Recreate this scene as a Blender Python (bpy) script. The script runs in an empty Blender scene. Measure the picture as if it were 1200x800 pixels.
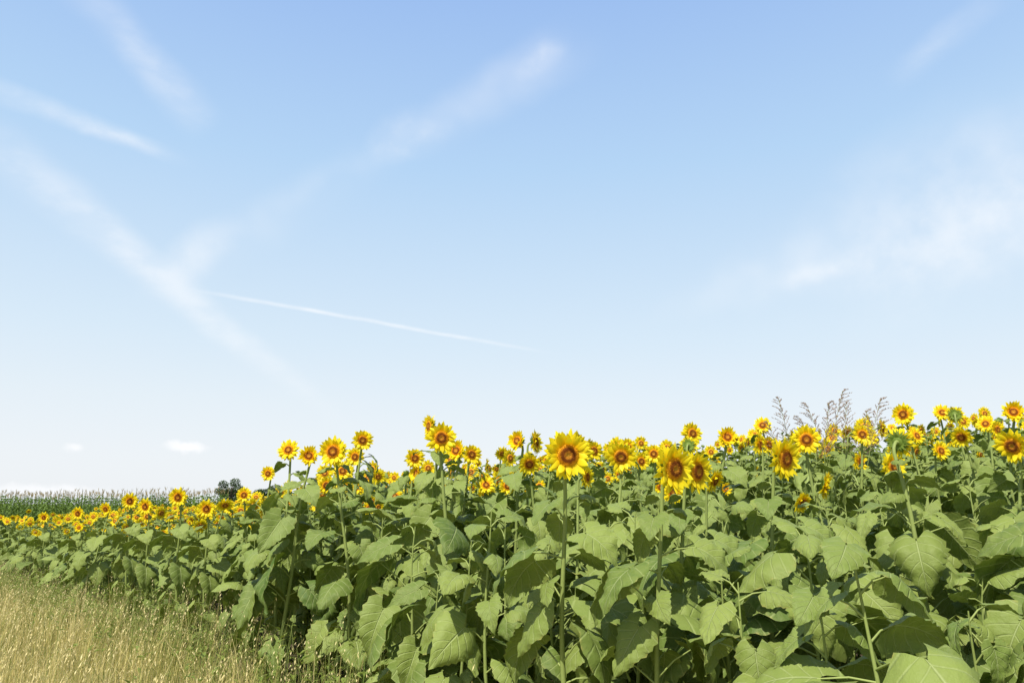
import bpy, math, random
import numpy as np
from mathutils import Matrix, Vector
R = np.random.RandomState(31)
random.seed(7)
scene = bpy.context.scene
rad = math.radians

# ------------------------------------------------------------------ terrain
NX, NY, D0 = 0.743, 0.669, 2.68           # field edge line (normal form)
def sstep(a, b, x):
    t = np.clip((x-a)/(b-a), 0, 1); return t*t*(3-2*t)
def depth_in(x, y): return NX*x + NY*y - D0 - edge_off(x, y)
def edge_off(x, y): return 0.75*sstep(-.15, -.45, np.asarray(x, float)/np.maximum(np.asarray(y, float), 3.0))
def ground_z(x, y):
    x = np.asarray(x, float); y = np.asarray(y, float)
    t = x/np.maximum(y, 4.0)
    d = NX*x + NY*y - D0
    w = sstep(-0.50, 0.15, t)
    rise = (0.086+.008*sstep(.3, .8, t))*np.clip(d, 0, 34)*w
    dip = -0.35*sstep(-0.3, -0.62, t)*sstep(6, 16, y)*(1-sstep(30, 44, y))
    far = 1-sstep(150, 500, np.hypot(x, y))
    return (rise + dip)*far + 0.02*np.sin(x*1.3+y*0.7)*np.sin(y*0.9-x*.4)*far

# ------------------------------------------------------------------ materials
def new_mat(name):
    m = bpy.data.materials.new(name); m.use_nodes = True
    nt = m.node_tree; nt.nodes.clear()
    return m, nt
def N(nt, typ, **kw):
    n = nt.nodes.new(typ)
    for k, v in kw.items(): setattr(n, k, v)
    return n
def L(nt, a, b): nt.links.new(a, b)
def math_n(nt, op, a, b=None, clamp=False):
    n = nt.nodes.new('ShaderNodeMath'); n.operation = op; n.use_clamp = clamp
    for i, v in enumerate((a, b)):
        if v is None: continue
        if isinstance(v, (int, float)): n.inputs[i].default_value = v
        else: nt.links.new(v, n.inputs[i])
    return n.outputs[0]
def mixc(nt, fac, a, b, mode='MIX'):
    n = nt.nodes.new('ShaderNodeMix'); n.data_type = 'RGBA'; n.blend_type = mode
    for s, v in ((n.inputs['Factor'], fac), (n.inputs[6], a), (n.inputs[7], b)):
        if isinstance(v, (int, float)): s.default_value = v
        elif isinstance(v, tuple): s.default_value = (*v, 1) if len(v) == 3 else v
        else: nt.links.new(v, s)
    return n.outputs[2]
def maprange(nt, v, a, b, c, d, mode='SMOOTHSTEP'):
    n = nt.nodes.new('ShaderNodeMapRange'); n.interpolation_type = mode
    nt.links.new(v, n.inputs['Value'])
    for k, x in (('From Min', a), ('From Max', b), ('To Min', c), ('To Max', d)): n.inputs[k].default_value = x
    return n.outputs['Result']
def finish(nt, col, rough, trans_fac, trans_col, spec=0.3, bump=None, bstr=0.3, bdist=0.003):
    p = N(nt, 'ShaderNodeBsdfPrincipled'); L(nt, col, p.inputs['Base Color'])
    p.inputs['Roughness'].default_value = rough
    p.inputs['Specular IOR Level'].default_value = spec
    if bump is not None:
        b = N(nt, 'ShaderNodeBump'); b.inputs['Strength'].default_value = bstr; b.inputs['Distance'].default_value = bdist
        L(nt, bump, b.inputs['Height']); L(nt, b.outputs[0], p.inputs['Normal'])
    o = N(nt, 'ShaderNodeOutputMaterial')
    if trans_fac > 0:
        tr = N(nt, 'ShaderNodeBsdfTranslucent')
        L(nt, trans_col, tr.inputs['Color'])
        mx = N(nt, 'ShaderNodeMixShader'); mx.inputs[0].default_value = trans_fac
        L(nt, p.outputs[0], mx.inputs[1]); L(nt, tr.outputs[0], mx.inputs[2]); L(nt, mx.outputs[0], o.inputs[0])
    else: L(nt, p.outputs[0], o.inputs[0])

def leaf_material():
    m, nt = new_mat('sunflower_leaf')
    uv = N(nt, 'ShaderNodeUVMap'); uv.uv_map = 'UVMap'
    sp = N(nt, 'ShaderNodeSeparateXYZ'); L(nt, uv.outputs[0], sp.inputs[0])
    s = math_n(nt, 'ABSOLUTE', math_n(nt, 'SUBTRACT', sp.outputs[0], 0.5))   # 0..0.5
    t = sp.outputs[1]
    mid = maprange(nt, s, 0.006, 0.024, 1, 0, 'LINEAR')
    k = math_n(nt, 'SUBTRACT', t, math_n(nt, 'MULTIPLY', s, 0.62))
    f = math_n(nt, 'FRACT', math_n(nt, 'MULTIPLY', math_n(nt, 'ADD', k, 1.0), 6.0))
    lat = maprange(nt, math_n(nt, 'ABSOLUTE', math_n(nt, 'SUBTRACT', f, 0.5)), 0.02, 0.10, 1, 0, 'LINEAR')
    vein = math_n(nt, 'MAXIMUM', mid, math_n(nt, 'MULTIPLY', lat, 0.55))
    at = N(nt, 'ShaderNodeAttribute', attribute_name='tint')
    no = N(nt, 'ShaderNodeTexNoise'); no.inputs['Scale'].default_value = 20; no.inputs['Detail'].default_value = 4; no.inputs['Roughness'].default_value = .7
    tc = N(nt, 'ShaderNodeTexCoord'); L(nt, tc.outputs['Object'], no.inputs['Vector'])
    oi = N(nt, 'ShaderNodeObjectInfo')
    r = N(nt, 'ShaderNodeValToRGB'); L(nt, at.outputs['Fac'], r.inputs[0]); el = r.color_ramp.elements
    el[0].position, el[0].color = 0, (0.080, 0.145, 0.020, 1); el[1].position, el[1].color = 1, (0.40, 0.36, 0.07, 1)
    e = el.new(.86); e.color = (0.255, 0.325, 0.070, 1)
    base = mixc(nt, maprange(nt, no.outputs['Fac'], 0.35, 0.75, 0, 0.5, 'LINEAR'), r.outputs[0], (0.275, 0.325, 0.10))
    base = mixc(nt, math_n(nt, 'MULTIPLY', oi.outputs['Random'], 0.26), base, (0.28, 0.31, 0.06))
    base = mixc(nt, maprange(nt, no.outputs['Fac'], 0.74, 0.82, 0, 0.55, 'LINEAR'), base, (0.24, 0.17, 0.06))
    # drying rim on some leaves
    rim = maprange(nt, s, 0.46, 0.50, 0, 1, 'LINEAR')
    base = mixc(nt, math_n(nt, 'MULTIPLY', rim, maprange(nt, no.outputs['Fac'], 0.5, 0.65, 0, 0.7, 'LINEAR')), base, (0.42, 0.36, 0.10))
    col = mixc(nt, math_n(nt, 'MULTIPLY', vein, 0.6), base, (0.45, 0.51, 0.21))
    h = math_n(nt, 'SUBTRACT', math_n(nt, 'MULTIPLY', no.outputs['Fac'], 1.8), vein)
    tcol = mixc(nt, 0.5, col, (0.32, 0.44, 0.02))
    finish(nt, col, 0.58, 0.13, tcol, 0.30, h, 0.8, 0.005)
    return m
def tinted(name, c0, c1, rough=0.6, tf=0.0, tc=None, nscale=40, spec=0.25):
    m, nt = new_mat(name)
    at = N(nt, 'ShaderNodeAttribute', attribute_name='tint')
    no = N(nt, 'ShaderNodeTexNoise'); no.inputs['Scale'].default_value = nscale
    tcn = N(nt, 'ShaderNodeTexCoord'); L(nt, tcn.outputs['Object'], no.inputs['Vector'])
    f = math_n(nt, 'ADD', at.outputs['Fac'], math_n(nt, 'MULTIPLY', math_n(nt, 'SUBTRACT', no.outputs['Fac'], 0.5), 0.35), True)
    c = mixc(nt, f, c0, c1)
    t2 = mixc(nt, 0.5, c, tc) if tc else c
    finish(nt, c, rough, tf, t2, spec)
    return m
def ramp_mat(name, stops, rough=0.6, tf=0.0, spec=0.2):
    m, nt = new_mat(name)
    at = N(nt, 'ShaderNodeAttribute', attribute_name='tint')
    r = N(nt, 'ShaderNodeValToRGB'); L(nt, at.outputs['Fac'], r.inputs[0])
    el = r.color_ramp.elements
    el[0].position, el[0].color = stops[0][0], (*stops[0][1], 1)
    el[1].position, el[1].color = stops[-1][0], (*stops[-1][1], 1)
    for p, c in stops[1:-1]:
        e = el.new(p); e.color = (*c, 1)
    finish(nt, r.outputs[0], rough, tf, r.outputs[0], spec)
    return m
M_LEAF = leaf_material()
M_STEM = tinted('sunflower_stem', (0.18, 0.24, 0.05), (0.36, 0.42, 0.13), 0.6, 0, None, 60)
M_PETAL = ramp_mat('sunflower_petal', [(0, (0.95, 0.40, 0.004)), (0.35, (0.98, 0.66, 0.006)), (1, (0.98, 0.82, 0.020))], 0.5, 0.26)
M_DISC = ramp_mat('sunflower_disc', [(0, (0.60, 0.36, 0.04)), (0.30, (0.66, 0.27, 0.025)), (0.45, (0.26, 0.075, 0.012)),
                                     (0.66, (0.28, 0.08, 0.012)), (0.80, (0.80, 0.34, 0.015)), (1, (0.92, 0.50, 0.02))], 0.8)
M_BRACT = tinted('sunflower_bract', (0.14, 0.24, 0.03), (0.30, 0.38, 0.07), 0.6, 0.2, (0.3, 0.4, 0.05), 60)
MATS = [M_LEAF, M_STEM, M_PETAL, M_DISC, M_BRACT]

# ------------------------------------------------------------------ mesh builder
class MB:
    def __init__(s): s.v = []; s.f = []; s.m = []; s.uv = []; s.t = []; s.n = 0
    def add(s, v, f, mat, uv=None, tint=0.5):
        v = np.asarray(v, float); k = len(v)
        s.v.append(v); s.f += [tuple(int(i)+s.n for i in q) for q in f]; s.m += [mat]*len(f)
        s.uv.append(np.zeros((k, 2)) if uv is None else np.asarray(uv, float))
        s.t.append(np.full(k, tint, float) if np.isscalar(tint) else np.asarray(tint, float)); s.n += k
    def mesh(s, name, mats, smooth=True):
        me = bpy.data.meshes.new(name)
        V = np.concatenate(s.v); me.from_pydata(V.tolist(), [], s.f)
        me.polygons.foreach_set('material_index', s.m)
        me.polygons.foreach_set('use_smooth', [smooth]*len(s.f))
        for m in mats: me.materials.append(m)
        a = me.attributes.new('tint', 'FLOAT', 'POINT'); a.data.foreach_set('value', np.concatenate(s.t))
        uvl = me.uv_layers.new(name='UVMap')
        idx = np.zeros(len(me.loops), int); me.loops.foreach_get('vertex_index', idx)
        uvl.data.foreach_set('uv', np.concatenate(s.uv)[idx].ravel())
        me.update(); return me
def grid_faces(nv, nu):
    return [(i*nu+j, i*nu+j+1, (i+1)*nu+j+1, (i+1)*nu+j) for i in range(nv-1) for j in range(nu-1)]
def rotx(a): c, s = math.cos(a), math.sin(a); return np.array([[1, 0, 0], [0, c, -s], [0, s, c]])
def roty(a): c, s = math.cos(a), math.sin(a); return np.array([[c, 0, s], [0, 1, 0], [-s, 0, c]])
def rotz(a): c, s = math.cos(a), math.sin(a); return np.array([[c, -s, 0], [s, c, 0], [0, 0, 1]])
def tube(mb, pts, rads, mat, sides=7, tint=0.5):
    pts = np.asarray(pts, float); n = len(pts); V = []
    for i in range(n):
        d = pts[min(i+1, n-1)]-pts[max(i-1, 0)]; d /= np.linalg.norm(d)+1e-9
        a = np.cross(d, [0.31, 0.95, 0.05] if abs(d[1]) < .9 else [1, 0, 0]); a /= np.linalg.norm(a); b = np.cross(d, a)
        for j in range(sides):
            q = 2*math.pi*j/sides; V.append(pts[i]+rads[i]*(math.cos(q)*a+math.sin(q)*b))
    F = [(i*sides+j, i*sides+(j+1) % sides, (i+1)*sides+(j+1) % sides, (i+1)*sides+j) for i in range(n-1) for j in range(sides)]
    mb.add(V, F, mat, None, tint)

LODG = {}
for lod, (nv, nu) in {0: (19, 9), 1: (8, 5)}.items():
    TT, SS = np.meshgrid(np.linspace(0, 1, nv), np.linspace(-1, 1, nu), indexing='ij')
    LODG[lod] = (nv, nu, TT, SS, grid_faces(nv, nu))
def add_leaf(mb, pos, az, pitch, Ln, W, bend, roll, tint, mat=0, lod=0):
    NV, NU, TT, SS, LF = LODG[lod]
    t = 0.015+TT*0.985
    ex = R.uniform(.50, .60)
    f = np.sin(np.pi*np.clip(t, 0, .9995)**ex)**R.uniform(.78, .98)*(1-0.28*t**1.5)*1.06
    ser = 1+0.06*(np.abs(SS) > .99)*np.where((np.arange(NV) % 2)[:, None] == 0, 1, -1)*(t < .93)
    x = SS*f*W*0.5*ser
    y = Ln*t - R.uniform(.20, .36)*Ln*np.abs(SS)**2.0*(1-t)**3
    ph = R.rand()*6.28
    fold = R.uniform(-.05, .55)
    z = fold*np.abs(x)*(1-0.5*np.abs(SS)) - 0.34*W*np.abs(SS)**3.5*f*R.rand()**1.2 \
        + 0.050*W*np.sin(t*11+ph+SS*1.5)*SS**2 + 0.024*W*np.sin(t*25+ph*2)*np.abs(SS)
    Rr = Ln/max(bend, .05); a = y/Rr
    py = Rr*np.sin(a)+z*np.sin(a); pz = -Rr*(1-np.cos(a))+z*np.cos(a)
    P = np.stack([x + 0.13*Ln*math.sin(ph)*t**2, py, pz], -1).reshape(-1, 3)
    P = P @ (rotz(az) @ rotx(pitch) @ roty(roll)).T + pos
    uv = np.stack([SS.ravel()*.5+.5, t.ravel()], -1)
    mb.add(P, LF, mat, uv, tint)

def add_head(mb, pos, face_az, face_el, dia, openness=1.0, lod=0):
    d = np.array([math.cos(face_el)*math.sin(face_az), -math.cos(face_el)*math.cos(face_az), math.sin(face_el)])
    up = np.array([0, 0, 1.]); xa = np.cross(up, d); xa /= np.linalg.norm(xa); ya = np.cross(d, xa)
    B = np.stack([xa, ya, d], 0)
    r0 = dia*0.205
    def put(P): return np.asarray(P) @ B + pos
    rings, seg = (6, 20) if lod == 0 else (4, 12); V = []; T = []
    for i in range(rings+1):
        q = i/rings
        for j in range(seg):
            a = 2*math.pi*j/seg; rr = r0*q
            V.append([rr*math.cos(a), rr*math.sin(a), 0.30*r0*(1-q**2)*(1-0.7*math.exp(-(q/.35)**2))]); T.append(q)
    F = [(i*seg+j, i*seg+(j+1) % seg, (i+1)*seg+(j+1) % seg, (i+1)*seg+j) for i in range(rings) for j in range(seg)]
    mb.add(put(V), F, 3, None, T)
    if lod == 0:
        n = 190; V = []; F = []; T = []
        for k in range(n):
            q = math.sqrt((k+.5)/n); a = k*2.39996; rr = r0*q
            c = np.array([rr*math.cos(a), rr*math.sin(a), 0.30*r0*(1-q**2)*(1-0.7*math.exp(-(q/.35)**2))])
            w = r0*0.060; h = r0*(0.07+0.10*q+0.05*R.rand())
            rx = np.array([math.cos(a), math.sin(a), 0]); ry = np.array([-math.sin(a), math.cos(a), 0])
            b = len(V)
            V += [c+w*rx, c+w*ry, c-w*rx, c-w*ry, c+np.array([0, 0, h])+rx*w*.6]
            F += [(b, b+1, b+4), (b+1, b+2, b+4), (b+2, b+3, b+4), (b+3, b, b+4)]
            tt = min(1, max(0, q+R.uniform(-.07, .07))); T += [tt]*5
        mb.add(put(V), F, 3, None, T)
    pl = dia*0.5-r0*0.9
    np_ = 6 if lod == 0 else 4
    s3 = np.array([-1, 0, 1.]); tv = np.linspace(0, 1, np_)
    prof = np.interp(tv, np.linspace(0, 1, 6), [0.45, 0.85, 1.0, 0.92, 0.6, 0.04])
    for layer, cnt in enumerate((21, 19, 12) if lod == 0 else (18, 14)):
        for k in range(cnt):
            a = 2*math.pi*(k+.5*layer)/cnt+R.uniform(-.12, .12)
            ln = pl*R.uniform(.76, 1.14)*(1-.08*layer); w = pl*R.uniform(.17, .23)*(1 if lod == 0 else 1.15)
            el = (0.02+0.22*layer+R.uniform(-.22, .26)) + (1-openness)*1.0
            curl = R.uniform(-.8, .8)
            if R.rand() < .10: curl -= 1.0
            tw = R.uniform(-.6, .6)
            V = []; T = []; pt = R.uniform(.85, 1)
            for i, t in enumerate(tv):
                e = el+curl*t*.6
                x = r0*0.86+ln*t*math.cos((el+e)/2); z = -0.02*r0+ln*t*math.sin((el+e)/2)-0.12*r0*(2-layer)*.5
                for s in s3:
                    yy = s*w*prof[i]; zz = -0.30*abs(s)*w*prof[i]
                    yy2 = yy*math.cos(tw*t)-zz*math.sin(tw*t); zz2 = yy*math.sin(tw*t)+zz*math.cos(tw*t)
                    V.append([x, yy2, z+zz2]); T.append(min(1, t*1.6+.1)*pt)
            V = np.array(V) @ rotz(a).T
            mb.add(put(V), grid_faces(np_, 3), 2, None, T)
    V = []; rr2 = r0*1.08
    for i in range(6):
        q = i/5
        for j in range(14):
            a = 2*math.pi*j/14; r_ = rr2*math.cos(q*math.pi/2*.93); V.append([r_*math.cos(a), r_*math.sin(a), -0.06*r0-0.62*r0*math.sin(q*math.pi/2)])
    F = [(i*14+(j+1) % 14, i*14+j, (i+1)*14+j, (i+1)*14+(j+1) % 14) for i in range(5) for j in range(14)]
    mb.add(put(V), F, 4, None, .4)
    add_bracts(mb, put, r0, 1.0, 0, 3 if lod == 0 else 1)
def add_bracts(mb, put, r0, ln_k, up=0.0, layers=3):
    for layer in range(layers):
        for k in range(15):
            a = 2*math.pi*(k+.33*layer)/15+R.uniform(-.1, .1); ln = r0*R.uniform(.75, 1.15)*ln_k; w = r0*.21
            el = -0.15-0.22*layer+R.uniform(-.2, .2)+up
            V = []
            for i, (t, p) in enumerate(((0, .9), (.35, 1), (.7, .45), (1, .03))):
                for s in (-1, 0, 1):
                    V.append([r0*(.95-.15*layer)+ln*t*math.cos(el+.35*t), s*w*p, -0.12*r0-.17*r0*layer+ln*t*math.sin(el+.35*t)-.15*abs(s)*w])
            V = np.array(V) @ rotz(a).T
            mb.add(put(V), grid_faces(4, 3), 4, None, R.uniform(.2, .9))
def add_bud(mb, pos, size):
    az = R.uniform(-1.2, 1.2); el = R.uniform(.3, 1.2)
    d = np.array([math.cos(el)*math.sin(az), -math.cos(el)*math.cos(az), math.sin(el)])
    xa = np.cross([0, 0, 1.], d); xa /= np.linalg.norm(xa); ya = np.cross(d, xa); B = np.stack([xa, ya, d], 0)
    def put(P): return np.asarray(P) @ B + pos
    V = []
    for i in range(8):
        q = i/7*math.pi
        for j in range(12):
            a = 2*math.pi*j/12; V.append([size*math.sin(q)*math.cos(a), size*math.sin(q)*math.sin(a), size*.6*math.cos(q)])
    F = [(i*12+j, i*12+(j+1) % 12, (i+1)*12+(j+1) % 12, (i+1)*12+j) for i in range(7) for j in range(12)]
    mb.add(put(V), F, 4, None, .6)
    add_bracts(mb, put, size, 1.1, 0.85)

def make_plant(name, H, kind, dia=0.21, nleaf=19, face_el=0.0, face_az=0.0, lod=0, openness=1.0, lsize=1.0):
    mb = MB()
    lean = R.uniform(-.09, .09, 2); n = 12
    pts = []; rads = []
    for i in range(n):
        t = i/(n-1); pts.append([lean[0]*t*t*H+.012*math.sin(t*9+H*50), lean[1]*t*t*H+.010*math.sin(t*7+1), t*(H-(.04 if kind == 'flower' else 0))])
        rads.append(0.0165-0.0070*t-(0.006*t if kind == 'leafy' else 0))
    pts = np.array(pts)
    fd = np.array([math.cos(face_el)*math.sin(face_az), -math.cos(face_el)*math.cos(face_az), math.sin(face_el)])
    if kind == 'flower':
        last = pts[-1].copy()
        ctl = last+np.array([0, 0, .055]); hb = ctl+fd*.05+np.array([0, 0, -.005])
        extra = [((1-q)**2)*last+2*q*(1-q)*ctl+q*q*hb for q in (.3, .6, .85, 1)]
        pts = np.vstack([pts, extra]); rads += [.0088, .0088, .010, .014]
        head = hb+fd*dia*.15
    else: head = pts[-1]
    tube(mb, pts, rads, 1, 8 if lod == 0 else 5, .6)
    a0 = R.uniform(0, 6.28)
    for k in range(nleaf):
        h = 0.13+0.87*(k+.5)/nleaf+R.uniform(-.02, .02)
        if lod == 1 and h < .38: continue
        if R.rand() < .04: continue
        if h > .965: h = .965
        i = h*(n-1); i0 = int(i); i1 = min(i0+1, n-1)
        p = pts[i0]*(1-(i-i0))+pts[i1]*(i-i0)
        az = a0+k*2.39996+R.uniform(-.5, .5)
        sz = (0.055+0.228*math.sin(math.pi*min(1, (1.04-h)**.85*.76+.01)))*R.uniform(.64, 1.22)*lsize
        if h < .3: sz *= .9
        up = R.uniform(.1, .85) if h < .85 else R.uniform(.4, 1.0)
        if kind == 'flower' and h > .80:
            sz *= .80
            am = (az+math.pi) % (2*math.pi)-math.pi
            if abs(abs(am)-math.pi) < .8 and h > .86: az += 1.5
        pl = sz*R.uniform(.45, .80)+.02
        dirv = np.array([-math.sin(az), math.cos(az), 0])
        e = p+dirv*pl*math.cos(up)+np.array([0, 0, pl*math.sin(up)*(.55 if kind == 'flower' and h > .86 else 1)])
        midp = (p+e)/2+np.array([0, 0, .012])
        tube(mb, [p, midp, e+dirv*.015], [.0055, .0042, .003], 1, 5 if lod == 0 else 3, .8)
        if h > .86: pitch = R.uniform(-.7, .4)
        else: pitch = R.normal(-.45, .40)-(.12 if h < .5 else 0)
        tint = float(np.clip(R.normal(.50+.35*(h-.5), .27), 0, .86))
        if h < .35 and R.rand() < .04: tint = R.uniform(.88, .95)
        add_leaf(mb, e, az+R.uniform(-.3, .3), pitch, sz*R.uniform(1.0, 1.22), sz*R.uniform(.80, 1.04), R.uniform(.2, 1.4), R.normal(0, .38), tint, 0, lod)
    if kind == 'flower': add_head(mb, head, face_az, face_el, dia, openness, lod)
    elif kind == 'bud': add_bud(mb, head+np.array([0, 0, .012]), R.uniform(.024, .032))
    me = mb.mesh(name, MATS)
    return dict(me=me, head=head.copy(), dia=dia, H=H, kind=kind)

flowers = []; flowers1 = []
specs = [(1.85, .225, -.05), (1.95, .255, .05), (1.80, .21, .12), (1.75, .235, -.28), (1.9, .195, .0), (1.88, .27, -.12),
         (1.7, .18, .2), (2.0, .22, -.45), (1.82, .24, .02), (1.9, .205, .3)]
for i, (H, dia, el) in enumerate(specs):
    for lod, lst in ((0, flowers), (1, flowers1)):
        lst.append(make_plant('sunflower_plant_mesh', H, 'flower', dia, R.randint(19, 23), el, 0, lod, openness=(1 if i != 6 else .45)))
buds = [[make_plant('sunflower_bud_mesh', H, 'bud', nleaf=19, lod=l) for H in (1.75, 1.6, 1.85)] for l in (0, 1)]
leafy = [[make_plant('sunflower_leafy_mesh', H, 'leafy', nleaf=nl, lod=l, lsize=ls) for H, ls, nl in ((1.5, 1.0, 20), (1.38, 1.12, 18), (1.58, 1.0, 20), (1.45, 1.15, 18), (1.3, 1.12, 17), (1.62, .95, 20), (1.5, 1.2, 17))] for l in (0, 1)]

def link(name, me, parent=None):
    o = bpy.data.objects.new(name, me); scene.collection.objects.link(o)
    if parent: o.parent = parent
    return o
def empty(name):
    o = bpy.data.objects.new(name, None); scene.collection.objects.link(o); return o

# columns: bearing tangent, distance ahead (m), slope to head, head diameter, facing (deg, + = to the right)
EYE = 1.6
HERO = [
 (-.300, 6.9, .071, .22, 0), (-.272, 6.6, .063, .21, 8), (-.240, 5.9, .069, .255, -5), (-.201, 7.2, .084, .19, 15), (-.210, 7.4, .062, .18, -10),
 (-.226, 7.0, .043, .20, 20), (-.095, 5.4, .087, .255, 12), (-.112, 6.4, .103, .18, -60), (-.054, 6.6, .065, .18, 20), (.007, 6.6, .083, .18, -35),
 (.075, 3.75, .064, .265, 8), (.146, 5.2, .062, .24, -8), (.217, 3.55, .046, .265, 32), (.247, 4.0, .042, .25, 40), (.290, 6.2, .088, .20, -5),
 (.366, 4.1, .059, .265, 32), (.396, 5.2, .085, .225, -12), (.417, 4.9, .024, .21, 62), (.510, 5.6, .049, .23, 14), (.472, 6.6, .092, .18, -20),
 (.672, 4.6, .076, .23, -62), (.384, 5.0, .002, .16, 30), (-.403, 8.4, -.006, .28, 5), (-.442, 9.0, .009, .29, 0), (-.484, 10.0, -.003, .28, -8),
 (-.505, 11.0, .004, .25, 10), (-.572, 13.2, -.012, .26, 0), (-.616, 15.5, -.017, .26, 5), (-.536, 12.0, -.006, .23, -12), (-.568, 13, -.030, .17, 0),
 (.545, 7.0, .090, .19, 20), (.605, 6.4, .088, .20, -45), (.64, 7.4, .106, .18, -40), (.345, 7.0, .078, .17, 30), (.52, 4.3, .082, .17, 130),
 (-.355, 8.6, .012, .2, 12), (-.325, 8.8, .040, .19, -8), (.68, 6.0, .122, .20, -30), (.655, 6.6, .098, .18, 20), (.60, 7.6, .118, .17, 150), (.155, 7, .075, .17, 10),
 (.19, 6.5, .066, .18, -20), (.11, 6.5, .07, .17, 30), (-.075, 6.2, .07, .19, -15), (-.13, 6.8, .060, .18, 10), (.27, 5.0, .03, .18, 50), (.10, 5.2, .035, .17, 60),
 (.575, 6.6, .07, .19, 15),
]
hero_base = []
for (t, dist, sl, dia, az) in HERO:
    hx, hy, hz = t*dist, dist, EYE+sl*dist
    best = None
    for v in flowers:
        g = float(ground_z(hx, hy)); s = (hz-g)/v['head'][2]
        e = abs(v['dia']*s-dia)+R.uniform(0, .012)
        if best is None or e < best[0]: best = (e, v, s)
    _, v, s = best
    a = rad(az); h = v['head']*s
    ox = h[0]*math.cos(a)-h[1]*math.sin(a); oy = h[0]*math.sin(a)+h[1]*math.cos(a)
    bx, by = hx-ox, hy-oy
    o = link('sunflower', v['me']); o.location = (bx, by, hz-h[2]); o.rotation_euler = (0, 0, a); o.scale = (s, s, s)
    hero_base.append((bx, by, dist, t))

# ------------------------------------------------------------------ field
field = empty('sunflower_field')
cnt = 0
row = 0
SX, SY = -0.669, 0.743
while row*0.72 < 60:
    d = 0.10+row*0.72
    s = -6.0
    while s < 95:
        far = s > 24 or d > 12
        s += R.uniform(.25, .42)*(1.5 if far else 1)
        dd = d+R.uniform(-.12, .12)
        x = NX*(dd+D0)+SX*s; y = NY*(dd+D0)+SY*s
        if y < 2.75: continue
        t = x/y
        if t < -.95 or t > .90: continue
        if depth_in(x, y) < .05: continue
        ymax = min(70, 25+max(0, t+.69)*100) if t < -.12 else 19
        if t >= -.25: ymax = min(ymax, 19+max(0, -.12-t)*200)
        if y > ymax: continue
        if any((x-b[0])**2+(y-b[1])**2 < .05 for b in hero_base): continue
        left = float(sstep(-.26, -.36, t))
        block = any(y < b[2]-.1 and abs(t-b[3]) < .16/y+.012 for b in hero_base)
        u = R.rand(); lod = 1 if y > 8.5 else 0
        FL = flowers1 if lod else flowers
        front = depth_in(x, y) < 1.2
        if front or block: v = leafy[lod][R.randint(7)]; sc = R.uniform(.78, 1.02)
        elif u < .70+.12*left: v = FL[R.randint(len(FL))]; sc = R.uniform(.78, 1.07)
        elif u < .80+.08*left: v = buds[lod][R.randint(3)]; sc = R.uniform(.85, 1.10)
        else: v = leafy[lod][R.randint(7)]; sc = R.uniform(.95, 1.12)
        if v['kind'] == 'flower': sc *= (1-.20*left)
        else: sc *= (1-.16*left)
        if left > .5 and front and not block and R.rand() < .4:
            v = FL[R.randint(len(FL))]; sc = R.uniform(.76, .86)
        az = R.normal(5, 38) if v['kind'] == 'flower' else R.uniform(0, 360)
        if v['kind'] == 'flower' and R.rand() < .10: az += 110*R.choice([-1, 1])
        o = bpy.data.objects.new('sunflower_stand', v['me']); scene.collection.objects.link(o); o.parent = field
        o.location = (x, y, float(ground_z(x, y))-.01)
        o.rotation_euler = (R.normal(0, .06), R.normal(0, .05), rad(az))
        o.scale = (sc*(1+.2*left*(v['kind'] == 'flower')),)*2+(sc,)
        cnt += 1
    row += 1
print('field plants', cnt)

# ------------------------------------------------------------------ ground
def ground():
    n = 220; u = np.linspace(-1, 1, n); c = np.sinh(u*6.2)/math.sinh(6.2)*2500
    X, Y = np.meshgrid(c, c, indexing='xy'); Z = ground_z(X, Y)
    P = np.stack([X, Y, Z], -1).reshape(-1, 3)
    mb = MB(); mb.add(P, grid_faces(n, n), 0)
    m, nt = new_mat('ground_soil_and_grass')
    tc = N(nt, 'ShaderNodeTexCoord')
    n1 = N(nt, 'ShaderNodeTexNoise'); n1.inputs['Scale'].default_value = 1.2; n1.inputs['Detail'].default_value = 8; L(nt, tc.outputs['Object'], n1.inputs['Vector'])
    n2 = N(nt, 'ShaderNodeTexNoise'); n2.inputs['Scale'].default_value = 25; n2.inputs['Detail'].default_value = 6; L(nt, tc.outputs['Object'], n2.inputs['Vector'])
    sep = N(nt, 'ShaderNodeSeparateXYZ'); L(nt, tc.outputs['Object'], sep.inputs[0])
    d = math_n(nt, 'ADD', math_n(nt, 'MULTIPLY', sep.outputs[0], NX), math_n(nt, 'MULTIPLY', sep.outputs[1], NY))
    infield = maprange(nt, d, D0+.2, D0+.9, 0, 1)
    soil = mixc(nt, n2.outputs['Fac'], (0.06, 0.045, 0.03), (0.12, 0.09, 0.06))
    gr = mixc(nt, n1.outputs['Fac'], (0.38, 0.31, 0.13), (0.20, 0.20, 0.07))
    c = mixc(nt, infield, gr, soil)
    far = maprange(nt, sep.outputs[1], 60, 90, 0, 1)
    c = mixc(nt, far, c, (0.10, 0.14, 0.045))
    finish(nt, c, .95, 0, None, .1, n2.outputs['Fac'], .8, .03)
    link('ground', mb.mesh('ground', [m]))
ground()

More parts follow.
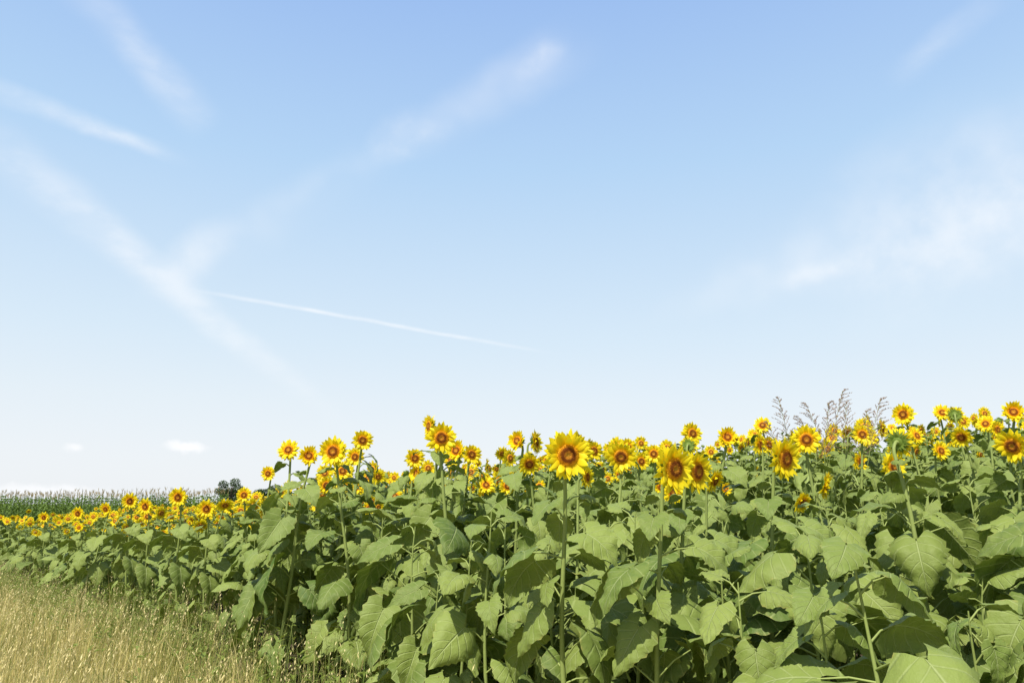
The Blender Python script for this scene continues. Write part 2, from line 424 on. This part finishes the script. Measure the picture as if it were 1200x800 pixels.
# ------------------------------------------------------------------ meadow grass (one mesh)
def blades(name, px, py, h, w, colr, mats, lean=.42, seed_frac=.20):
    n = len(px); pz = ground_z(px, py)
    a = R.uniform(0, 2*np.pi, n); la = R.normal(.4, 1.5, n)+1.2*np.sin(px*2.3+py*1.9); lm = np.abs(R.normal(.15, lean, n))*h
    segs = 4; V = np.zeros((n, segs*2, 3))
    for i in range(segs):
        t = i/(segs-1); ww = w*(1-t**1.5*.95)*.5
        cx = px+np.cos(la)*lm*t*t; cy = py+np.sin(la)*lm*t*t; cz = pz+h*(t-.22*t*t*(lm/h))
        V[:, 2*i, 0] = cx-np.cos(a)*ww; V[:, 2*i, 1] = cy-np.sin(a)*ww; V[:, 2*i, 2] = cz
        V[:, 2*i+1, 0] = cx+np.cos(a)*ww; V[:, 2*i+1, 1] = cy+np.sin(a)*ww; V[:, 2*i+1, 2] = cz
    base = (np.arange(n)*segs*2)[:, None, None]
    q = np.array([[0, 1, 3, 2], [2, 3, 5, 4], [4, 5, 7, 6]])[None]
    F = (base+q).reshape(-1, 4)
    T = np.repeat(colr, segs*2)
    vs = [V.reshape(-1, 3)]; fs = [F]; ts = [T]; off = n*segs*2
    k = np.where((R.rand(n) < seed_frac) & (h > .3))[0]
    for rep in range(8):
        tt = .70+rep*.042
        cx = px[k]+np.cos(la[k])*lm[k]*tt*tt; cy = py[k]+np.sin(la[k])*lm[k]*tt*tt; cz = pz[k]+h[k]*(tt-.22*tt*tt*(lm[k]/h[k]))
        aa = R.uniform(0, 6.28, len(k)); ln = R.uniform(.014, .036, len(k))
        D = np.stack([np.cos(aa)*.6, np.sin(aa)*.6, np.full(len(k), .9)], -1)*ln[:, None]
        S = np.stack([-np.sin(aa), np.cos(aa), np.zeros(len(k))], -1)*.004
        C = np.stack([cx, cy, cz], -1)
        vv = np.stack([C, C+D*.5+S, C+D, C+D*.5-S], 1).reshape(-1, 3)
        vs.append(vv); fs.append((np.arange(len(k))*4)[:, None]+np.arange(4)[None]+off); off += len(k)*4
        ts.append(np.repeat(R.uniform(.75, 1, len(k)), 4))
    V = np.concatenate(vs); F = np.concatenate(fs); T = np.concatenate(ts)
    me = bpy.data.meshes.new(name)
    me.vertices.add(len(V)); me.vertices.foreach_set('co', V.ravel())
    me.loops.add(F.size); me.loops.foreach_set('vertex_index', F.ravel().astype(np.int32))
    me.polygons.add(len(F)); me.polygons.foreach_set('loop_start', np.arange(len(F), dtype=np.int32)*4)
    me.update(calc_edges=True)
    at = me.attributes.new('tint', 'FLOAT', 'POINT'); at.data.foreach_set('value', T)
    for m in mats: me.materials.append(m)
    me.validate(); return link(name, me)
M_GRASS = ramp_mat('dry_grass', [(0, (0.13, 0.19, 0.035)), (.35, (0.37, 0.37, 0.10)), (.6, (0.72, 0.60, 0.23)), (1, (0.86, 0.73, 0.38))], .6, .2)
n = 170000
x1 = R.uniform(-19, 0, n); y1 = R.uniform(3.2, 22, n); dd = depth_in(x1, y1)
k = (dd < .25+R.normal(0, .18, n)) & (x1 > -1.0*y1-1)
x1, y1, dd = x1[k], y1[k], dd[k]
patch = .5+.5*np.sin(x1*1.7+1.7*np.sin(y1*1.3))*np.cos(y1*2.1+x1*.8)
tuft = .5+.5*np.sin(x1*5.1+2*np.sin(y1*3.3))*np.cos(y1*4.7+x1*2.8)
h = (.18+.48*R.rand(len(x1))**2.6)*(0.60+.4*patch+.70*tuft)
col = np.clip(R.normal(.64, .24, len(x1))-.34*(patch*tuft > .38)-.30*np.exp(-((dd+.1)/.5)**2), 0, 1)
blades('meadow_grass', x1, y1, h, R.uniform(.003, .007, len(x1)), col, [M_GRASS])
wm = MB()
for i in range(700):
    s = R.uniform(2, 20); dd_ = R.normal(.35, .42); x = NX*(dd_+D0)+SX*s; y = NY*(dd_+D0)+SY*s; g = float(ground_z(x, y)); H = R.uniform(.25, .78)
    lx, ly = R.uniform(-.12, .12, 2)
    tube(wm, [[x, y, g], [x+lx*.4, y+ly*.4, g+H*.5], [x+lx, y+ly, g+H]], [.003, .0025, .0015], 1, 4, .6)
    for k in range(R.randint(6, 14)):
        q = R.uniform(.2, 1); az = R.uniform(0, 6.28); sz = R.uniform(.035, .09)
        w = sz*.18; P = np.array([[0, 0, 0], [w, sz*.4, .01], [0, sz, -.01], [-w, sz*.4, .01]]) @ (rotz(az) @ rotx(R.uniform(-.3, .8))).T
        wm.add(P+np.array([x+lx*q*q, y+ly*q*q, g+H*q]), [(0, 1, 2, 3)], 0, None, R.uniform(.3, .9))
M_WEED = tinted('weed_leaf', (0.13, 0.20, 0.03), (0.30, 0.36, 0.08), .6, .25, (.3, .4, .05))
link('margin_weeds', wm.mesh('margin_weeds', [M_WEED, M_STEM]))

# ------------------------------------------------------------------ corn field
M_CORN = tinted('corn_leaf', (0.075, 0.14, 0.02), (0.17, 0.25, 0.045), .6, .2, (.2, .33, .03))
M_TASSEL = tinted('corn_tassel', (0.34, 0.25, 0.10), (0.46, 0.36, 0.16), .8)
def corn(H):
    mb = MB(); tube(mb, [[0, 0, 0], [.01, 0, H*.5], [0, .01, H]], [.013, .011, .005], 0, 6, .5)
    a0 = R.rand()*6
    for k in range(12):
        z = H*(.12+.78*k/11); az = a0+k*math.pi+R.uniform(-.4, .4); ln = R.uniform(.55, .8)*(1 if k < 9 else .7); V = []
        for i in range(8):
            t = i/7; w = .045*math.sin(math.pi*min(1, t*.85+.15))**.7*(1-t**4)
            r = ln*(t*.75); zz = ln*(.75*t-1.0*t*t)
            for s in (-1, 0, 1): V.append([s*w, r, z+zz+.25*abs(s)*w])
        mb.add(np.array(V) @ rotz(az).T, grid_faces(8, 3), 0, None, R.uniform(.2, .9))
    for k in range(5):
        az = R.uniform(0, 6.28); tl = R.uniform(.1, .5) if k else 0; ln = R.uniform(.16, .24)
        p0 = np.array([0, 0, H-.02+.01*k]); d = np.array([math.cos(az)*math.sin(tl), math.sin(az)*math.sin(tl), math.cos(tl)])
        tube(mb, [p0, p0+d*ln*.5, p0+d*ln+np.array([0, 0, -.05*tl])], [.004, .006, .002], 1, 4, R.rand())
    return mb.mesh('corn_plant_mesh', [M_CORN, M_TASSEL])
corns = [corn(h_) for h_ in (2.05, 2.2, 2.15, 2.0)]
cf = empty('corn_field')
for r_ in range(7):
    x = -60.0
    while x < -16:
        x += R.uniform(.2, .34); y = 45+r_*.8+(x+40)*-.28+R.uniform(-.08, .08)
        if x/y > -.37 or x/y < -.95: continue
        o = bpy.data.objects.new('corn_plant', corns[R.randint(4)]); scene.collection.objects.link(o); o.parent = cf
        o.location = (x, y, float(ground_z(x, y))); sc = R.uniform(.93, 1.05); o.scale = (sc, sc, sc); o.rotation_euler = (0, 0, R.uniform(0, 6.28))

# ------------------------------------------------------------------ distant trees
M_TREE = tinted('tree_foliage', (0.035, 0.075, 0.02), (0.10, 0.15, 0.045), .7, .15, (.1, .2, .03), 3)
M_BARK = tinted('tree_bark', (0.08, 0.06, 0.04), (0.16, 0.12, 0.09), .9, 0, None, 8)
def tree(x, y, H, Wd):
    mb = MB()
    tube(mb, [[0, 0, 0], [.1, 0, H*.25], [0, .1, H*.5], [.1, 0, H*.8]], [.2, .15, .1, .03], 1, 8)
    lobes = []
    for k in range(11):
        a = R.uniform(0, 6.28); q = R.uniform(.2, .95); e = np.array([math.cos(a)*Wd*.45*(1-q*.45), math.sin(a)*Wd*.45*(1-q*.45), H*(.22+.66*q)])
        b = np.array([0, 0, e[2]*.6]); tube(mb, [b, (b+e)/2+[0, 0, .1], e], [.07, .05, .02], 1, 5); lobes.append((e, R.uniform(.13, .26)*Wd))
    for c, r in lobes:
        n = 330
        P = R.normal(0, 1, (n, 3)); P /= np.linalg.norm(P, axis=1)[:, None]; P *= (r*R.rand(n)**.35)[:, None]*np.array([1, 1, .75]); P += c
        for p in P:
            s = R.uniform(.05, .12); A = rotz(R.uniform(0, 6.28)) @ rotx(R.uniform(0, 3.1))
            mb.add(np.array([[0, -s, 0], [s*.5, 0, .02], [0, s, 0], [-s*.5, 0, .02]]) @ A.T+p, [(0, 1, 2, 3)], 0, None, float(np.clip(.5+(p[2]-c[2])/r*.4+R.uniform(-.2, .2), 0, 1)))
    o = link('tree', mb.mesh('tree', [M_TREE, M_BARK])); o.location = (x, y, float(ground_z(x, y))-.05)
tree(-31.3, 84, 4.5, 3.8); tree(-29.2, 90, 3.6, 3.4); tree(-35.5, 95, 3.4, 3.0)

# ------------------------------------------------------------------ tall johnson grass in the field
M_SEED = tinted('grass_seedhead', (0.26, 0.15, 0.10), (0.42, 0.30, 0.20), .8)
def tall_grass(x, y, H, leanx):
    g = float(ground_z(x, y)); mb = MB()
    P = [np.array([leanx*t**2.2*.35, .03*math.sin(t*5), H*(t-.06*abs(leanx)*t**3)]) for t in np.linspace(0, 1, 12)]
    tube(mb, P, list(np.linspace(.0045, .0014, 12)), 0, 5, .6)
    for k in range(4):
        az = R.uniform(0, 6.28); z = H*(.25+.14*k); V = []
        for i in range(7):
            t = i/6; w = .011*(1-t**2)
            for s in (-1, 0, 1): V.append([s*w, .42*t, z+.28*t-.38*t*t+.2*abs(s)*w])
        mb.add(np.array(V) @ rotz(az).T, grid_faces(7, 3), 0, None, .6)
    L0 = .50
    for k in range(30):
        q = k/29; i = (1-L0/H*(1-q))*11; i0 = min(int(i), 10); p = P[i0]+(P[i0+1]-P[i0])*(i-i0)
        az = k*2.4+R.uniform(-.4, .4); ln = (.19*(1-q)**.7+.03)*R.uniform(.7, 1.1); up = R.uniform(.6, 1.1)
        d = np.array([math.cos(az)*math.cos(up), math.sin(az)*math.cos(up), math.sin(up)])
        e = p+d*ln+np.array([leanx*.05, 0, -.25*ln]); m_ = (p+e)/2+np.array([0, 0, .12*ln])
        tube(mb, [p, m_, e], [.0012, .001, .0007], 1, 3, .5)
        for j in range(10):
            f = .2+.8*j/10; c = (1-f)**2*p+2*f*(1-f)*m_+f*f*e; s = R.uniform(.005, .0085)
            dd2 = np.array([R.uniform(-1, 1), R.uniform(-1, 1), .6]); dd2 /= np.linalg.norm(dd2)
            tube(mb, [c, c+dd2*s, c+dd2*s*2.2], [.0008, .0024, .0004], 1, 4, R.rand())
    o = link('johnson_grass', mb.mesh('johnson_grass', [M_STEM, M_SEED], False)); o.location = (x, y, g)
for (t, dist, sl, ln) in [(.365, 6.6, .150, -.5), (.405, 6.7, .150, -.9), (.425, 6.3, .145, .5), (.442, 6.5, .170, .9), (.450, 6.8, .14, .3),
                          (.492, 6.4, .158, .9), (.475, 6.8, .135, .6), (.395, 6.9, .135, -1.1), (.35, 6.8, .122, -.8)]:
    x, y = t*dist-ln*.3, dist; tall_grass(x, y, EYE+sl*dist-float(ground_z(x, y)), ln)

# ------------------------------------------------------------------ world
w = bpy.data.worlds.new('World'); scene.world = w; w.use_nodes = True
try: w.cycles.sampling_method = 'NONE'
except Exception as ex: print('world sampling', ex)
nt = w.node_tree; nt.nodes.clear()
SUN_EL, SUN_AZ = rad(54), rad(206)       # azimuth clockwise from +Y
sky = N(nt, 'ShaderNodeTexSky', sky_type='NISHITA'); sky.sun_disc = False
sky.sun_elevation = SUN_EL; sky.sun_rotation = SUN_AZ; sky.dust_density = 1.2
tc = N(nt, 'ShaderNodeTexCoord')
nrm = N(nt, 'ShaderNodeVectorMath', operation='NORMALIZE'); L(nt, tc.outputs['Generated'], nrm.inputs[0]); D = nrm.outputs[0]
sp = N(nt, 'ShaderNodeSeparateXYZ'); L(nt, D, sp.inputs[0])
rp = N(nt, 'ShaderNodeValToRGB'); L(nt, sp.outputs[2], rp.inputs[0]); el = rp.color_ramp.elements
st = [(0, (.92, .95, .985)), (.06, (.90, .945, .99)), (.13, (.84, .925, .99)), (.21, (.74, .88, 1.0)), (.43, (.50, .72, .985)), (.61, (.36, .56, .94)), (.72, (.20, .37, .76)), (1, (.08, .17, .45))]
el[0].position, el[0].color = 0, (*st[0][1], 1); el[1].position, el[1].color = 1, (*st[-1][1], 1)
for p, c in st[1:-1]: e = el.new(p); e.color = (*c, 1)
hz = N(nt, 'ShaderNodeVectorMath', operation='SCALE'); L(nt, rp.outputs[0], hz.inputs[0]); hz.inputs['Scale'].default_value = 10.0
# haze colour mainly ahead; sky behind the viewer darkened to cut fill light
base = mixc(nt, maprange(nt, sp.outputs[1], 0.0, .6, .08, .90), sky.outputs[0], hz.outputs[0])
def noise(scale, detail=4, stretch=None, rough=.55):
    n = N(nt, 'ShaderNodeTexNoise'); n.inputs['Scale'].default_value = scale; n.inputs['Detail'].default_value = detail; n.inputs['Roughness'].default_value = rough
    if stretch:
        mp = N(nt, 'ShaderNodeMapping'); mp.inputs['Rotation'].default_value = stretch[0]; mp.inputs['Scale'].default_value = stretch[1]
        L(nt, D, mp.inputs[0]); L(nt, mp.outputs[0], n.inputs['Vector'])
    else: L(nt, D, n.inputs['Vector'])
    return n
wn = noise(9, 4)
off = N(nt, 'ShaderNodeVectorMath', operation='SUBTRACT'); L(nt, wn.outputs['Color'], off.inputs[0]); off.inputs[1].default_value = (.5, .5, .5)
def warped(k):
    s = N(nt, 'ShaderNodeVectorMath', operation='SCALE'); L(nt, off.outputs[0], s.inputs[0]); s.inputs['Scale'].default_value = k
    a = N(nt, 'ShaderNodeVectorMath', operation='ADD'); L(nt, D, a.inputs[0]); L(nt, s.outputs[0], a.inputs[1]); return a.outputs[0]
def dot(v, c):
    n = N(nt, 'ShaderNodeVectorMath', operation='DOT_PRODUCT'); L(nt, v, n.inputs[0]); n.inputs[1].default_value = tuple(c); return n.outputs['Value']
patchn = maprange(nt, noise(14, 5).outputs['Fac'], .36, .66, .25, 1)
soft = maprange(nt, noise(5, 3).outputs['Fac'], .4, .62, .15, 1)
trailn = maprange(nt, noise(16, 5, ((0, 0, .5), (1, 1, 2))).outputs['Fac'], .34, .66, .45, 1)
masks = []
def trail(A, B, wid, strength, fade=(.15, .25), warp=.02, pat=None, widB=None):
    A = Vector(A).normalized(); B = Vector(B).normalized(); n = A.cross(B).normalized(); T = (B-A).normalized()
    v = warped(warp)
    al = dot(D, T); a, b = A.dot(T), B.dot(T); Ls = b-a
    u = math_n(nt, 'DIVIDE', math_n(nt, 'SUBTRACT', al, a), Ls)
    width = math_n(nt, 'ADD', wid, math_n(nt, 'MULTIPLY', u, (widB if widB else wid)-wid))
    width = math_n(nt, 'MAXIMUM', width, .0005)
    q = math_n(nt, 'DIVIDE', math_n(nt, 'ABSOLUTE', dot(v, n)), width)
    m = maprange(nt, q, 0, 1, 1, 0)
    m = math_n(nt, 'MULTIPLY', m, maprange(nt, u, -fade[0], fade[0], 0, 1))
    m = math_n(nt, 'MULTIPLY', m, maprange(nt, u, 1-fade[1], 1+fade[1], 1, 0))
    if pat is not None: m = math_n(nt, 'MULTIPLY', m, pat)
    masks.append(math_n(nt, 'MULTIPLY', m, strength))
def blob(C, r, k, strength, dirv=(1, 0, 0), pat=patchn, warp=.04, soft_in=0):
    C = Vector(C).normalized(); T = Vector(dirv); T = (T-C*T.dot(C)).normalized(); S = C.cross(T)
    v = warped(warp)
    u = math_n(nt, 'DIVIDE', math_n(nt, 'SUBTRACT', dot(v, T), C.dot(T)), r)
    s = math_n(nt, 'DIVIDE', math_n(nt, 'SUBTRACT', dot(v, S), C.dot(S)), r*k)
    q = math_n(nt, 'SQRT', math_n(nt, 'ADD', math_n(nt, 'MULTIPLY', u, u), math_n(nt, 'MULTIPLY', s, s)))
    m = maprange(nt, q, soft_in, 1, 1, 0)
    m = math_n(nt, 'MULTIPLY', m, maprange(nt, dot(D, C), 0.3, .5, 0, 1))
    if pat is not None: m = math_n(nt, 'MULTIPLY', m, pat)
    masks.append(math_n(nt, 'MULTIPLY', m, strength))
trail((-.692, .904, .547), (-.484, .921, .468), .018, .46, (.6, .35), .020, trailn, .014)
trail((-.565, .878, .665), (-.421, .912, .508), .034, .30, (.5, .15), .03, trailn)
trail((-.692, .921, .468), (-.311, .987, .170), .040, .44, (.5, .4), .024, trailn, .022)
trail((-.473, .961, .288), (.069, .8925, .598), .045, .24, (.15, .12), .04, soft)
trail((-.381, .964, .274), (-.012, .977, .211), .0042, .58, (.18, .25), .006, trailn)
trail((.530, .8975, .575), (.646, .878, .665), .022, .18, (.3, .5), .03, trailn)
trail((.254, .964, .271), (.72, .925, .455), .035, .38, (.25, .5), .05, soft, .16)
blob((-.138, .917, .485), .070, .62, .52, (.8, 0, .5))
blob((.040, .8955, .584), .040, .5, .50, (.8, 0, .5))
blob((-.4325, .952, .327), .085, .45, .38, (.6, 0, .6))
blob((.62, .93, .37), .28, .45, .42, (.9, 0, .35), patchn, .08)
blob((.42, .96, .305), .10, .22, .34, (.9, 0, .3), patchn, .05)
cumn = maprange(nt, noise(40, 4).outputs['Fac'], .30, .55, .25, 1)
wn = noise(34, 5)
off = N(nt, 'ShaderNodeVectorMath', operation='SUBTRACT'); L(nt, wn.outputs['Color'], off.inputs[0]); off.inputs[1].default_value = (.5, .5, .5)
blob((-.438, 1.007, .076), .032, .30, 1.0, (1, 0, 0), cumn, .022, .2)
blob((-.594, 1.008, .074), .012, .6, .7, (1, 0, 0), cumn, .014, .1)
blob((-.63, 1.02, .018), .10, .10, .7, (1, 0, 0), cumn, .02, .2)
tot = masks[0]
for m_ in masks[1:]:
    tot = math_n(nt, 'SUBTRACT', math_n(nt, 'ADD', tot, m_), math_n(nt, 'MULTIPLY', tot, m_))
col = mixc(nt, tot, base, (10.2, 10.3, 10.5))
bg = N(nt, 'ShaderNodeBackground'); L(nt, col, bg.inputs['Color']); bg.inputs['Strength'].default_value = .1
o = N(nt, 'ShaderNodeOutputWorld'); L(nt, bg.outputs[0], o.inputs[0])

sl = bpy.data.lights.new('sun', 'SUN'); sl.energy = 5.0; sl.angle = rad(.5); sl.color = (1, .97, .88)
so = bpy.data.objects.new('sun', sl); scene.collection.objects.link(so)
sd = Vector((math.sin(SUN_AZ)*math.cos(SUN_EL), math.cos(SUN_AZ)*math.cos(SUN_EL), math.sin(SUN_EL)))
so.rotation_euler = sd.to_track_quat('Z', 'Y').to_euler()

cam = bpy.data.cameras.new('camera'); cam.sensor_width = 36; cam.lens = 26; cam.clip_end = 6000; cam.clip_start = .05
co = bpy.data.objects.new('camera', cam); scene.collection.objects.link(co)
co.location = (0, 0, EYE); co.rotation_euler = (rad(90+12.4), 0, 0); scene.camera = co
scene.view_settings.view_transform = 'Standard'; scene.view_settings.look = 'None'; scene.view_settings.exposure = 0
